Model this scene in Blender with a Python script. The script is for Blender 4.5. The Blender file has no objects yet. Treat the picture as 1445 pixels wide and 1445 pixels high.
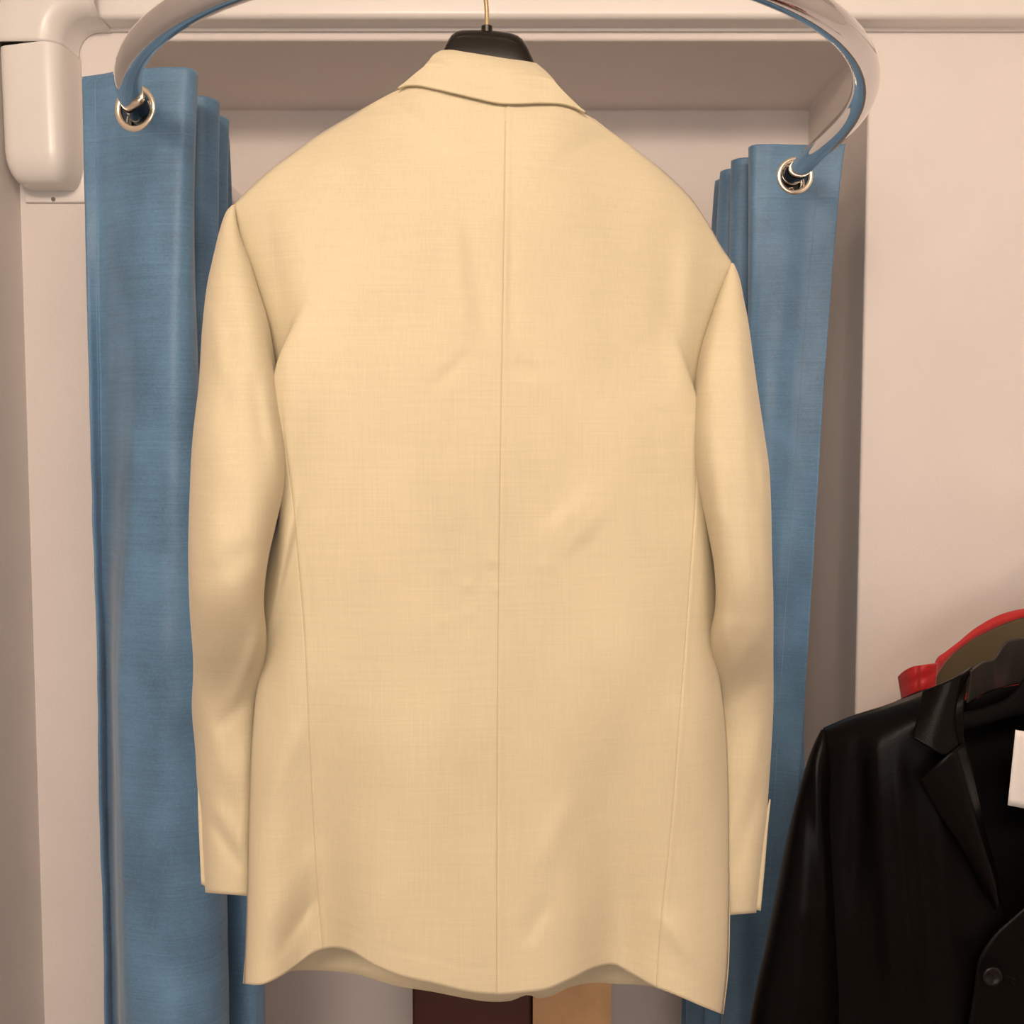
import bpy, bmesh, math, random
import numpy as np
random.seed(4)
RNG = np.random.RandomState(7)

# ------------------------------------------------------------------ camera, world, lights
F = 1400.0                       # focal length in pixels of the 1445 px frame
PITCH = math.atan(85.0 / F)      # looking slightly down
CZ = 1.45
sc = bpy.context.scene
cam_d = bpy.data.cameras.new('camera'); cam = bpy.data.objects.new('camera', cam_d)
sc.collection.objects.link(cam); sc.camera = cam
cam_d.sensor_width = 36; cam_d.lens = 36 * F / 1445; cam_d.clip_start = 0.02
cam.location = (0, 0, CZ); cam.rotation_euler = (math.pi / 2 - PITCH, 0, 0)

w = bpy.data.worlds.new('world'); sc.world = w; w.use_nodes = True
w.node_tree.nodes['Background'].inputs[0].default_value = (1, .88, .76, 1)
w.node_tree.nodes['Background'].inputs[1].default_value = 0.0
sc.view_settings.view_transform = 'Standard'; sc.view_settings.look = 'None'
sc.view_settings.gamma = 1; sc.view_settings.use_curve_mapping = False
sc.view_settings.exposure = 0.26

def area(name, loc, target, size, power, col):
    l = bpy.data.lights.new(name, 'AREA'); l.shape = 'DISK'; l.size = size; l.energy = power; l.color = col
    o = bpy.data.objects.new(name, l); sc.collection.objects.link(o); o.location = loc
    d = np.array(target, float) - np.array(loc, float)
    o.rotation_euler = (math.atan2(math.hypot(d[0], d[1]), -d[2]), 0, math.atan2(-d[0], d[1]) if (d[0] or d[1]) else 0)
    return o
area('ceiling_lamp_key', (-0.35, -1.35, 2.70), (0.0, 1.3, 1.25), 0.7, 48, (1, .80, .63))
area('ceiling_lamp_side', (0.62, -1.0, 2.70), (0.5, 1.6, 1.2), 0.7, 22, (1, .80, .62))
area('front_fill', (0.3, -2.55, 1.45), (0.2, 1.7, 1.5), 2.2, 24, (1, .92, .90))  # unseen fill light, added behind the camera to lift the alcove

# ------------------------------------------------------------------ helpers
def P(px, py, d):
    """point at world depth y = d that lies on the sight line of the traced outline"""
    px, py, d = np.broadcast_arrays(np.asarray(px, float), np.asarray(py, float), np.asarray(d, float))
    u = (px - 722.5) / F; v = -(py - 722.5) / F
    c, s = math.cos(PITCH), math.sin(PITCH)
    y = c + v * s; k = d / y
    return np.stack([u * k, d, CZ + (-s + v * c) * k], -1)

def link(o, parent=None):
    sc.collection.objects.link(o)
    if parent is not None: o.parent = parent
    return o

def mesh_obj(name, verts, faces, m, parent=None, smooth=True, solid=0, bevel=0, weld=0, auto=None, subsurf=0, off=0):
    bm = bmesh.new()
    vs = [bm.verts.new(tuple(map(float, v))) for v in verts]
    for f in faces:
        try: bm.faces.new([vs[i] for i in f])
        except ValueError: pass
    if weld: bmesh.ops.remove_doubles(bm, verts=bm.verts, dist=weld)
    bmesh.ops.recalc_face_normals(bm, faces=bm.faces)
    if smooth:
        for f in bm.faces: f.smooth = True
    if auto is not None:
        for e in bm.edges:
            if len(e.link_faces) == 2 and e.calc_face_angle(0) > math.radians(auto): e.smooth = False
    me = bpy.data.meshes.new(name); bm.to_mesh(me); bm.free()
    o = bpy.data.objects.new(name, me); me.materials.append(m); link(o, parent)
    if bevel:
        b = o.modifiers.new('bevel', 'BEVEL'); b.width = bevel; b.segments = 3; b.limit_method = 'ANGLE'; b.angle_limit = math.radians(40)
    if subsurf:
        b = o.modifiers.new('sub', 'SUBSURF'); b.levels = subsurf; b.render_levels = subsurf
    if solid:
        b = o.modifiers.new('solid', 'SOLIDIFY'); b.thickness = solid; b.offset = off
    return o

def grid_faces(ns, nt, close=False):
    f = []
    for i in range(ns - 1):
        for j in range(nt if close else nt - 1):
            k = (j + 1) % nt
            f.append((i * nt + j, i * nt + k, (i + 1) * nt + k, (i + 1) * nt + j))
    return f

def grid_obj(name, G, m, parent=None, close=False, **kw):
    ns, nt = G.shape[:2]
    return mesh_obj(name, G.reshape(-1, 3), grid_faces(ns, nt, close), m, parent, **kw)

def box_geo(x0, x1, y0, y1, z0, z1):
    v = [(x, y, z) for x in (x0, x1) for y in (y0, y1) for z in (z0, z1)]
    f = [(0, 1, 3, 2), (4, 6, 7, 5), (0, 4, 5, 1), (2, 3, 7, 6), (0, 2, 6, 4), (1, 5, 7, 3)]
    return v, f

def box(name, x0, x1, y0, y1, z0, z1, m, parent=None, bevel=0):
    v, f = box_geo(x0, x1, y0, y1, z0, z1)
    return mesh_obj(name, v, f, m, parent, smooth=bevel > 0, bevel=bevel)

def tube_geo(pts, r, n=16, caps=True):
    pts = np.asarray(pts, float); N = len(pts)
    tan = np.gradient(pts, axis=0); tan /= np.linalg.norm(tan, axis=1)[:, None] + 1e-12
    ref = np.array([0, 0, 1.0]) if abs(tan[0][2]) < .9 else np.array([0, 1.0, 0])
    V = []
    n0 = np.cross(tan[0], ref); n0 /= np.linalg.norm(n0)
    rr = np.broadcast_to(np.asarray(r, float), (N,))
    for i in range(N):
        n0 = n0 - tan[i] * np.dot(n0, tan[i]); n0 /= np.linalg.norm(n0)
        b0 = np.cross(tan[i], n0)
        for k in range(n):
            a = 2 * math.pi * k / n
            V.append(pts[i] + rr[i] * (math.cos(a) * n0 + math.sin(a) * b0))
    Fc = grid_faces(N, n, True)
    if caps:
        Fc.append(tuple(range(n))[::-1]); Fc.append(tuple((N - 1) * n + k for k in range(n)))
    return V, Fc

def tube(name, pts, r, m, parent=None, n=16):
    v, f = tube_geo(pts, r, n)
    return mesh_obj(name, v, f, m, parent, auto=60)

def smooth_curve(pts, n, par=None):
    """centripetal-ish Catmull-Rom through the points, resampled evenly"""
    p = np.asarray(pts, float)
    if len(p) == 2:
        t = (np.linspace(0, 1, n) if par is None else np.asarray(par))[:, None]; return p[0] * (1 - t) + p[1] * t
    ext = np.vstack([2 * p[0] - p[1], p, 2 * p[-1] - p[-2]])
    out = []
    for i in range(1, len(ext) - 2):
        p0, p1, p2, p3 = ext[i - 1:i + 3]
        l1 = np.linalg.norm(p2 - p1) + 1e-9; l0 = np.linalg.norm(p1 - p0) + 1e-9; l2 = np.linalg.norm(p3 - p2) + 1e-9
        m1 = l1 * ((p1 - p0) / l0 * l1 + (p2 - p1) / l1 * l0) / (l0 + l1)
        m2 = l1 * ((p2 - p1) / l1 * l2 + (p3 - p2) / l2 * l1) / (l1 + l2)
        for t in np.linspace(0, 1, 24, endpoint=False):
            out.append((2 * t**3 - 3 * t**2 + 1) * p1 + (t**3 - 2 * t**2 + t) * m1 + (-2 * t**3 + 3 * t**2) * p2 + (t**3 - t**2) * m2)
    out.append(p[-1]); out = np.array(out)
    L = np.concatenate([[0], np.cumsum(np.linalg.norm(np.diff(out, axis=0), axis=1))]); L /= L[-1]
    q = np.linspace(0, 1, n) if par is None else np.asarray(par)
    return np.stack([np.interp(q, L, out[:, k]) for k in range(out.shape[1])], -1)

def coons(T, B, L, R, sv, tv):
    T = smooth_curve(T, 0, tv); B = smooth_curve(B, 0, tv); L = smooth_curve(L, 0, sv); R = smooth_curve(R, 0, sv)
    s = sv[:, None, None]; t = tv[None, :, None]
    return ((1 - s) * T[None] + s * B[None] + (1 - t) * L[:, None] + t * R[:, None]
            - ((1 - s) * (1 - t) * T[0] + (1 - s) * t * T[-1] + s * (1 - t) * B[0] + s * t * B[-1]))

def interp(pts, q):
    c = smooth_curve([(a, b) for a, b in pts], 400)
    return np.interp(q, c[:, 0], c[:, 1])

def ss(a, b, x):
    t = np.clip((x - a) / (b - a), 0, 1); return t * t * (3 - 2 * t)

def ridge(px, py, x0, y0, x1, y1, wd, amp, asym=1.0):
    """soft fold along a segment, fading at both ends"""
    dx, dy = x1 - x0, y1 - y0; L = math.hypot(dx, dy)
    a = ((px - x0) * dx + (py - y0) * dy) / L; b = ((px - x0) * -dy + (py - y0) * dx) / L
    wv = np.where(b > 0, wd * asym, wd)
    e = ss(-.15 * L, .3 * L, a) * (1 - ss(.7 * L, 1.15 * L, a))
    return amp * np.exp(-(b / wv) ** 2) * e

def lump(shape_px, py, scale, seed, amp):
    r = np.random.RandomState(seed); out = 0
    for k in range(7):
        a = r.rand() * 6.28; f = (0.6 + r.rand()) / scale; ph = r.rand() * 6.28
        out = out + np.sin((shape_px * math.cos(a) + py * .55 * math.sin(a)) * f * 6.28 + ph)
    return amp * out / 7

# ------------------------------------------------------------------ materials
def mat(name, col, rough=.6, metal=0, bump=None, spec=.5, sheen=0, var=0, varscale=(6, 6, 6), coat=0):
    m = bpy.data.materials.new(name); m.use_nodes = True
    n = m.node_tree.nodes; l = m.node_tree.links; b = n['Principled BSDF']
    b.inputs['Base Color'].default_value = (*col, 1); b.inputs['Roughness'].default_value = rough
    b.inputs['Metallic'].default_value = metal; b.inputs['Specular IOR Level'].default_value = spec
    b.inputs['Sheen Weight'].default_value = sheen; b.inputs['Coat Weight'].default_value = coat
    tc = n.new('ShaderNodeTexCoord')
    def noise(scale, detail=2):
        mp = n.new('ShaderNodeMapping'); mp.inputs['Scale'].default_value = scale
        l.new(tc.outputs['Object'], mp.inputs[0])
        t = n.new('ShaderNodeTexNoise'); t.inputs['Scale'].default_value = 1; t.inputs['Detail'].default_value = detail
        l.new(mp.outputs[0], t.inputs[0]); return t.outputs[0]
    def mix2(a, b2):
        x = n.new('ShaderNodeMath'); x.operation = 'ADD'; l.new(a, x.inputs[0]); l.new(b2, x.inputs[1])
        y = n.new('ShaderNodeMath'); y.operation = 'MULTIPLY'; y.inputs[1].default_value = .5; l.new(x.outputs[0], y.inputs[0]); return y.outputs[0]
    if bump:
        scales, strength, dist = bump
        h = noise(scales[0])
        for s2 in scales[1:]: h = mix2(h, noise(s2))
        bp = n.new('ShaderNodeBump'); bp.inputs['Strength'].default_value = strength; bp.inputs['Distance'].default_value = dist
        l.new(h, bp.inputs['Height']); l.new(bp.outputs[0], b.inputs['Normal'])
    if var:
        h = noise(varscale[0]) if isinstance(varscale[0], tuple) else noise(varscale, 4)
        if isinstance(varscale[0], tuple):
            for s2 in varscale[1:]: h = mix2(h, noise(s2))
        r = n.new('ShaderNodeValToRGB')
        r.color_ramp.elements[0].position = .32; r.color_ramp.elements[1].position = .68
        r.color_ramp.elements[0].color = (*[c * (1 - var) for c in col], 1)
        r.color_ramp.elements[1].color = (*[min(1, c * (1 + var)) for c in col], 1)
        l.new(h, r.inputs[0]); l.new(r.outputs[0], b.inputs['Base Color'])
    return m

M = {}
M['wall'] = mat('wall_paint', (.755, .70, .665), .75, bump=(((90, 90, 90), (260, 260, 260)), .35, .002), var=.025, varscale=(5, 5, 5))
M['shop'] = mat('shop_side_wall', (.34, .27, .22), .8, var=.4, varscale=(1.5, 1.5, 1.5))
M['ceil'] = mat('ceiling_paint', (.78, .74, .71), .9)
M['floor'] = mat('floor_lino', (.27, .21, .17), .5, var=.2, varscale=(3, 3, 3))
M['duct'] = mat('white_plastic', (.80, .77, .73), .28, bump=(((40, 40, 40),), .05, .001))
M['dark_gap'] = mat('dark_gap', (.01, .01, .01), .8)
M['chrome'] = mat('chrome', (.72, .72, .73), .04, 1)
M['eyelet'] = mat('eyelet_metal', (.95, .86, .70), .22, 1)
M['brass'] = mat('brass_wire', (.72, .56, .32), .25, 1)
M['hanger'] = mat('black_hanger_plastic', (.010, .008, .006), .26, spec=.3)
M['screw'] = mat('screw_head', (.25, .23, .22), .4, 1)
linen_v = ((700, 700, 18), (18, 18, 700), (10, 10, 6))
M['linen'] = mat('cream_linen', (.572, .50, .338), .62, bump=(((900, 900, 25), (25, 25, 900)), .22, .0006), spec=.25, sheen=.15, var=.09, varscale=linen_v)
M['lining'] = mat('tan_lining', (.46, .33, .20), .45)
M['thread'] = mat('tan_thread', (.50, .38, .22), .8)
M['curtain'] = mat('blue_dupion', (.098, .205, .335), .46, bump=(((22, 22, 420), (160, 160, 900)), .35, .0012), spec=.38, sheen=.25, var=.32, varscale=((14, 14, 420), (300, 300, 300), (14, 14, 9)))
M['cthread'] = mat('pale_blue_thread', (.19, .30, .42), .7)
M['leather'] = mat('black_leather', (.0022, .0017, .0013), .36, bump=(((500, 500, 500), (25, 25, 12)), .25, .002), spec=.11)
M['leather_lit'] = mat('black_leather_lit', (.035, .030, .026), .45, spec=.3)  # lighter copy of the black leather: light on the back collar put into colour
M['inside'] = mat('black_lining', (.003, .0025, .002), .8, spec=.1)
M['button'] = mat('black_button', (.006, .005, .005), .3, spec=.25)
M['red'] = mat('red_nylon', (.48, .012, .014), .5, bump=(((60, 60, 60),), .4, .004), sheen=.2)
M['khaki'] = mat('khaki_lining', (.10, .075, .038), .8)
M['card'] = mat('white_card', (.82, .79, .76), .6)
M['brown'] = mat('dark_brown_leather', (.075, .020, .011), .55, var=.15, varscale=(9, 9, 9))
M['kraft'] = mat('kraft_paper', (.66, .40, .20), .8, bump=(((14, 14, 14),), .6, .01), var=.12, varscale=(14, 14, 9))
M['kraft_in'] = mat('kraft_inside', (.34, .21, .11), .9)
M['wood'] = mat('dark_wood', (.05, .03, .02), .5)

def thing(name, label, cat, loc, group=None):
    o = bpy.data.objects.new(name, None); o.empty_display_size = .05; link(o); o.location = loc
    o['label'] = label; o['category'] = cat
    if group: o['group'] = group
    bpy.context.view_layer.update()
    return o
def adopt(root):
    """children were meshed in world space; express them relative to the thing's base"""
    loc = np.array(root.location)
    for ch in list(root.children):
        ch.data.transform(__import__('mathutils').Matrix.Translation(-root.location))
def tag(o, label, cat, group=None):
    o['label'] = label; o['category'] = cat
    if group: o['group'] = group
def struct(o): o['kind'] = 'structure'; return o

# ------------------------------------------------------------------ the room
WY, AY = 1.70, 2.04                    # wall plane, alcove back
AX0, AX1, AZ = -0.642, 0.597, 2.135    # alcove opening
XL, XR, ZC = -0.828, 2.3, 2.75
# wall with the recess: one mesh
gx, gy, gz = [XL - .1, AX0, AX1, XR], [WY, AY, AY + .1], [0, AZ, ZC]
full = {(i, j, k) for i in range(3) for j in range(2) for k in range(2)} - {(1, 0, 0)}
V = []; Fc = []
for (i, j, k) in full:
    X, Y, Z = (gx[i], gx[i + 1]), (gy[j], gy[j + 1]), (gz[k], gz[k + 1])
    for ax in range(3):
        for sd in (0, 1):
            nb_ = [i, j, k]; nb_[ax] += 1 if sd else -1
            if tuple(nb_) in full: continue
            c = [X, Y, Z]; u, v_ = [q for q in range(3) if q != ax]
            base = len(V)
            for (p_, q_) in ((0, 0), (1, 0), (1, 1), (0, 1)):
                pt = [0, 0, 0]; pt[ax] = c[ax][sd]; pt[u] = c[u][p_]; pt[v_] = c[v_][q_]; V.append(tuple(pt))
            Fc.append(tuple(range(base, base + 4)))
wb = struct(mesh_obj('wall_back', V, Fc, M['wall'], smooth=False, weld=1e-5, bevel=.005))
YB = -2.6
struct(box('wall_left', XL - .1, XL, YB, WY, 0, ZC, M['wall']))
struct(box('wall_right', XR, XR + .1, YB, WY, 0, ZC, M['wall']))
struct(box('wall_front', XL - .1, XR + .1, YB - .1, YB, 0, ZC, M['shop']))
struct(box('floor', XL - .1, XR + .1, YB - .1, WY, -.1, 0, M['floor']))
struct(box('floor_alcove', AX0, AX1, WY, AY, -.1, 0, M['floor']))
struct(box('ceiling', XL - .1, XR + .1, YB - .1, WY, ZC, ZC + .1, M['ceil']))

# ------------------------------------------------------------------ pipe cover along the wall
duct = thing('pipe_cover', 'white plastic pipe cover running along the wall top and turning down in the left corner', 'pipe cover', (-.70, WY, 2.168))
def dome(n=9, wd=.098, dp=.045, lip=.006, r=.010):
    """cross-section of the cover: (across, out of the wall), lipped at both edges"""
    pr = [(0, 0), (0, lip), (.0035, lip + .001), (.0045, lip + .004)]
    for a in np.linspace(0, math.pi / 2, n): pr.append((.0045 + r - r * math.cos(a), dp - r + r * math.sin(a)))
    q = [(wd - a, b) for a, b in pr[::-1]]
    return np.array(pr + q)
Z0 = 2.148
PY = WY - .0008           # back of the pipe cover, a hair off the paint
pr = dome()
G = np.zeros((2, len(pr), 3))
for i, x in enumerate((-.690, 2.295)):
    G[i, :, 0] = x; G[i, :, 1] = PY - pr[:, 1]; G[i, :, 2] = Z0 + pr[:, 0]
grid_obj('trunk', G, M['duct'], duct, auto=50)
# elbow: section swept through a quarter turn round the inner corner
cxr, czr, ri = -.685, Z0 - .038, .038            # turn centre
pe = [(0, 0), (0, .004), (.003, .009)]
for a_ in np.linspace(.25, math.pi / 2, 10): pe.append((.003 + .034 - .034 * math.cos(a_), .075 - .034 + .034 * math.sin(a_)))
pe = np.array(pe + [(.070, .075), (.098, .0745), (.1025, .072), (.1035, .066), (.1035, 0)])
steps = [(-.018, None)] + [(0, a) for a in np.linspace(0, math.pi / 2, 18)] + [(.007, None)]
G = []
for e, (ofs, a) in enumerate(steps):
    row = []
    for q, o_ in pe:
        rad = ri + q
        if a is None and e == 0: row.append((cxr - ofs, PY - o_, czr + rad))
        elif a is None: row.append((cxr - rad, PY - o_, czr - ofs))
        else: row.append((cxr - rad * math.sin(a), PY - o_, czr + rad * math.cos(a)))
    G.append(row)
grid_obj('elbow', np.array(G), M['duct'], duct, auto=50, solid=.003)
# drop cover: rounded box with domed lower end
xa, xb = XL + .0005, cxr - ri + .003
nz, nq = 30, 40
G = []
top, bot = czr - .0135, 1.886
for i in range(nz + 1):
    t = i / nz
    if t < .6: z = top + (top - bot - .05) * -(t / .6); k = 1.0; e = 0
    else:
        a = (t - .6) / .4 * math.pi / 2; z = bot + .05 - .05 * math.sin(a); e = 1 - math.cos(a)
    row = []
    for q in range(nq + 1):
        b = q / nq * math.pi
        wdt = (xb - xa) / 2; xc = (xa + xb) / 2
        cx_ = math.copysign(abs(math.cos(b)) ** .45, math.cos(b)); sy_ = abs(math.sin(b)) ** .45
        slope = .010 * (1 - t)
        xx = xc - (wdt - e * .022 * 1) * cx_ + .004 * t
        row.append((xx, PY - (.078 - e * .028) * sy_ , z + .006 * (1 - t) ** 10 * ss(.2, .8, (xx - xa) / (xb - xa))))
    G.append(row)
G = np.array(G)
vv = list(G.reshape(-1, 3)); ff = grid_faces(nz + 1, nq + 1)
ff.append(tuple(range(nz * (nq + 1), (nz + 1) * (nq + 1))))
mesh_obj('drop_cover', vv, ff, M['duct'], duct, auto=55)
# dark slit between the elbow and the drop cover
box('joint_gap', xa + .006, xb - .018, PY - .060, PY - .008, czr - .020, czr - .004, M['dark_gap'], duct)
# small flange under the cover and its screw
c = P(36, 262, WY); c2 = P(122, 287, WY)
box('flange', c[0], c2[0], PY - .006, PY + .0, c2[2], c[2] + .03, M['duct'], duct, bevel=.004)
sp = P(75, 281, PY - .007)
v, f = tube_geo([(sp[0], PY - .0075, sp[2]), (sp[0], PY - .005, sp[2])], .0035, 12)
mesh_obj('screw', v, f, M['screw'], duct, auto=50)
adopt(duct)

# ------------------------------------------------------------------ chrome curtain rail
RZ, RR = 1.899, .0160
RC, RXL, RXR, RD = .0, .496, .457, .490     # centre, half widths, front radius
RY = 1.400
pts = []
for y in np.linspace(AY - .004, RY, 20, endpoint=False): pts.append((RC - RXL, y, RZ))
for a in np.linspace(math.pi, 0, 90):
    rx = RXL if a > math.pi / 2 else RXR
    pts.append((RC + rx * math.cos(a), RY - RD * math.sin(a), RZ))
for y in np.linspace(RY, AY - .004, 21)[1:]: pts.append((RC + RXR, y, RZ))
rail = thing('curtain_rail', 'U-shaped polished chrome curtain rail curving out from the alcove', 'curtain rail', (RC, AY, RZ))
tube('tube', pts, RR, M['chrome'], rail, 32)
for sx in (-RXL, RXR):
    v, f = tube_geo([(RC + sx, AY - .001, RZ), (RC + sx, AY - .010, RZ), (RC + sx, AY - .014, RZ)], [.033, .033, .027], 28)
    mesh_obj('wall_flange', v, f, M['chrome'], rail, auto=50)
adopt(rail)

def rail_x(y, side):
    y = np.asarray(y, float); k = np.sqrt(np.clip(1 - (np.clip(RY - y, 0, None) / RD) ** 2, 0, 1))
    return RC + (-RXL if side < 0 else RXR) * k
# ------------------------------------------------------------------ curtains
def ring_geo(c, nrm, ro, ri_, th, n=40):
    c = np.array(c, float); nrm = np.array(nrm, float); nrm /= np.linalg.norm(nrm)
    a = np.cross(nrm, (0, 0, 1)); a /= np.linalg.norm(a); b = np.cross(a, nrm)
    mid = (ro + ri_) / 2; hw = (ro - ri_) / 2; V = []
    K = 12
    for i in range(n):
        t = 2 * math.pi * i / n; e = math.cos(t) * a + math.sin(t) * b
        for k in range(K):
            p = 2 * math.pi * k / K
            V.append(c + e * (mid + hw * math.cos(p)) + nrm * th * math.sin(p))
    Fc = []
    for i in range(n):
        for k in range(K):
            i2 = (i + 1) % n; k2 = (k + 1) % K
            Fc.append((i * K + k, i2 * K + k, i2 * K + k2, i * K + k2))
    return V, Fc

def curtain(name, label, top, bot, xr, hem_col, seed, ztop=1.944, zbot=.03, reach=1.0):
    """top/bot: plan outlines (x, y) of the pleats at head and foot; sheet with real holes where the rail passes"""
    root = thing(name, label, 'curtain', (xr, top[0][1], ztop), 'blue eyelet curtains')
    n = 460
    A = smooth_curve(top, n); B = smooth_curve(bot, n)
    z = np.concatenate([np.linspace(ztop, ztop - .13, 38), np.linspace(ztop - .13, zbot, 120)[1:]])
    k = ((ztop - z) / (ztop - zbot))[:, None, None]
    k2 = np.clip(k / reach, 0, 1) ** (.7 if reach == 1 else .9)
    XY = A[None] * (1 - k2) + B[None] * k2
    G = np.zeros((len(z), n, 3)); G[..., :2] = XY; G[..., 2] = z[:, None]
    # soft waves and creases in the cloth
    uu = np.linspace(0, 1, n)[None] * 1500 + 0 * z[:, None]; vv_ = (ztop - z)[:, None] * 1000 + 0 * uu
    amp = ss(.05, .5, k[..., 0])
    d = lump(uu, vv_, 260, seed, .014) * amp + lump(uu, vv_ * 2.2, 120, seed + 1, .0028) * ss(.0, .3, k[..., 0])
    r = np.random.RandomState(seed + 9)
    for _ in range(34):                                    # short sideways creases
        u0 = r.rand() * 1500; v0 = 150 + r.rand() * 1700; L = 30 + r.rand() * 60; sl = (r.rand() - .5) * 40
        d += ridge(uu, vv_, u0, v0, u0 + L, v0 + sl, 5 + r.rand() * 8, (r.rand() - .5) * .006)
    G[..., 1] += d
    # holes
    zc = RZ - .0045
    ctr = G[:-1, :-1] + 0; ctr = (G[:-1, :-1] + G[1:, :-1] + G[:-1, 1:] + G[1:, 1:]) / 4
    hole = ((ctr[..., 0] - rail_x(ctr[..., 1], xr)) ** 2 + (ctr[..., 2] - zc) ** 2) < .0247 ** 2
    faces = [(i * n + j, i * n + j + 1, (i + 1) * n + j + 1, (i + 1) * n + j)
             for i in range(len(z) - 1) for j in range(n - 1) if not hole[i, j]]
    mesh_obj('cloth', G.reshape(-1, 3), faces, M['curtain'], root, solid=.0012)
    # eyelets
    ir = np.argmin(abs(z - zc)); row = G[ir]; sgn = np.sign(row[:, 0] - rail_x(row[:, 1], xr))
    cr = [j for j in range(n - 1) if sgn[j] != sgn[j + 1]]
    for j in cr:
        lo, hi = max(0, j - 5), min(n - 1, j + 6)
        tv = row[hi] - row[lo]; nr = np.array([-tv[1], tv[0], 0])
        if nr[1] < 0: nr = -nr
        xj = float(rail_x(row[j][1], xr))
        v, f = ring_geo((xj, row[j][1], zc), nr, .0305, .0219, .0032)
        eo = mesh_obj('eyelet', v, f, M['eyelet'], root)
        nr = nr / np.linalg.norm(nr); ey_ = []
        for dpt, rad in ((.0005, .0221), (.003, .0221), (.005, .0221), (.005, .0234), (.002, .0234)):
            t_ = np.linspace(0, 2 * math.pi, 40, endpoint=False); sx_ = np.array([nr[1], -nr[0], 0])
            ey_.append(np.array((xj, row[j][1], zc)) + nr * dpt + rad * (np.cos(t_)[:, None] * sx_ + np.sin(t_)[:, None] * np.array([0, 0, 1])))
        grid_obj('eyelet_hole_shade', np.array(ey_), M['hanger'], root, close=True)  # black tube added behind the ring to stand in for shade in the hole
    # stitching: head hem and side hem
    iz = np.argmin(abs(z - (ztop - .083)))
    hs = [G[iz, j] + np.array([0, -.0008, 0]) for j in range(2, 112)]
    tube('head_stitching', hs, .0004, M['cthread'], root, 6)
    vs = [G[i, hem_col] + np.array([0, -.0009, 0]) for i in range(2, len(z))]
    tube('side_stitching', vs, .00045, M['cthread'], root, 6)
    adopt(root)
    return root

def plan(lst, py):
    return [tuple(P(px, py, d)[:2]) for px, d in lst]
topL = plan([(116, 1.342), (122, 1.340), (132, 1.337), (150, 1.330), (166, 1.322), (200, 1.315), (240, 1.309), (270, 1.314), (279, 1.328), (270, 1.352),
             (215, 1.372), (165, 1.385), (158, 1.396), (170, 1.404), (240, 1.408), (296, 1.418), (309, 1.436), (298, 1.455), (220, 1.462), (172, 1.468),
             (164, 1.478), (174, 1.488), (250, 1.490), (312, 1.494), (322, 1.510), (312, 1.53), (230, 1.54), (180, 1.55), (175, 1.56), (240, 1.575), (310, 1.585), (322, 1.60)], 110)
botL = plan([(147, 1.350), (150, 1.352), (153, 1.366), (157, 1.380), (162, 1.374), (176, 1.314), (183, 1.298), (205, 1.290), (250, 1.280), (296, 1.296), (320, 1.330), (318, 1.365),
             (270, 1.385), (210, 1.40), (195, 1.414), (215, 1.425), (300, 1.425), (362, 1.430), (375, 1.455), (355, 1.48), (270, 1.49), (220, 1.50),
             (205, 1.51), (220, 1.52), (300, 1.525), (355, 1.53), (366, 1.55), (350, 1.57), (280, 1.58), (230, 1.59), (220, 1.60), (290, 1.615), (350, 1.625), (360, 1.64)], 1445)
curtain('curtain', 'left blue eyelet curtain bunched beside the white pipe cover', topL, botL, RC - RXL, 8, 21, reach=.42)
topR = plan([(1193, 1.628), (1186, 1.630), (1160, 1.633), (1120, 1.632), (1085, 1.629), (1062, 1.634), (1056, 1.648), (1068, 1.662),
             (1110, 1.676), (1150, 1.682), (1156, 1.692), (1140, 1.700), (1085, 1.704), (1040, 1.708), (1032, 1.722), (1045, 1.736), (1100, 1.742), (1140, 1.746),
             (1146, 1.756), (1120, 1.764), (1065, 1.768), (1024, 1.773), (1017, 1.787), (1030, 1.800), (1090, 1.804), (1125, 1.808), (1128, 1.816), (1080, 1.824), (1018, 1.830), (1010, 1.845)], 230)
botR = plan([(1098, 1.600), (1094, 1.603), (1080, 1.612), (1050, 1.625), (1022, 1.620), (1008, 1.630), (1004, 1.650), (1018, 1.668),
             (1070, 1.690), (1128, 1.690), (1142, 1.702), (1130, 1.715), (1070, 1.718), (1000, 1.715), (986, 1.73), (1000, 1.748), (1060, 1.755), (1125, 1.755),
             (1132, 1.768), (1110, 1.778), (1040, 1.780), (975, 1.78), (962, 1.795), (975, 1.812), (1050, 1.82), (1100, 1.822), (1105, 1.832), (1050, 1.842), (975, 1.85), (957, 1.868)], 1445)
curtain('curtain', 'right blue eyelet curtain hanging in front of the alcove edge', topR, botR, RC + RXR, 14, 33)

# ------------------------------------------------------------------ the cream blazer, back towards us
JD = .927
def jplane(px):                                     # mid plane of the garment, right side a little farther
    return JD + .12 * (np.asarray(px, float) - 705) / F * JD
blz = thing('blazer', 'cream linen blazer hung in the middle with its back turned to the viewer', 'blazer', tuple(P(705, 1400, JD)))
Tb = [(330, 290), (352, 268), (378, 244), (410, 220), (445, 195), (500, 163), (545, 138), (575, 124), (605, 112), (640, 104), (690, 106), (740, 116), (780, 132), (812, 148), (845, 170), (885, 200),
      (935, 240), (978, 284), (1000, 318), (1018, 350), (1033, 372)]
Bb = [(344, 1388), (365, 1389), (385, 1380), (408, 1362), (430, 1343), (455, 1337), (485, 1342), (520, 1360), (560, 1376), (610, 1388), (660, 1400), (701, 1403), (735, 1400), (765, 1396), (800, 1382),
      (838, 1365), (868, 1361), (893, 1372), (930, 1390), (965, 1405), (995, 1420), (1020, 1431)]
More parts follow.
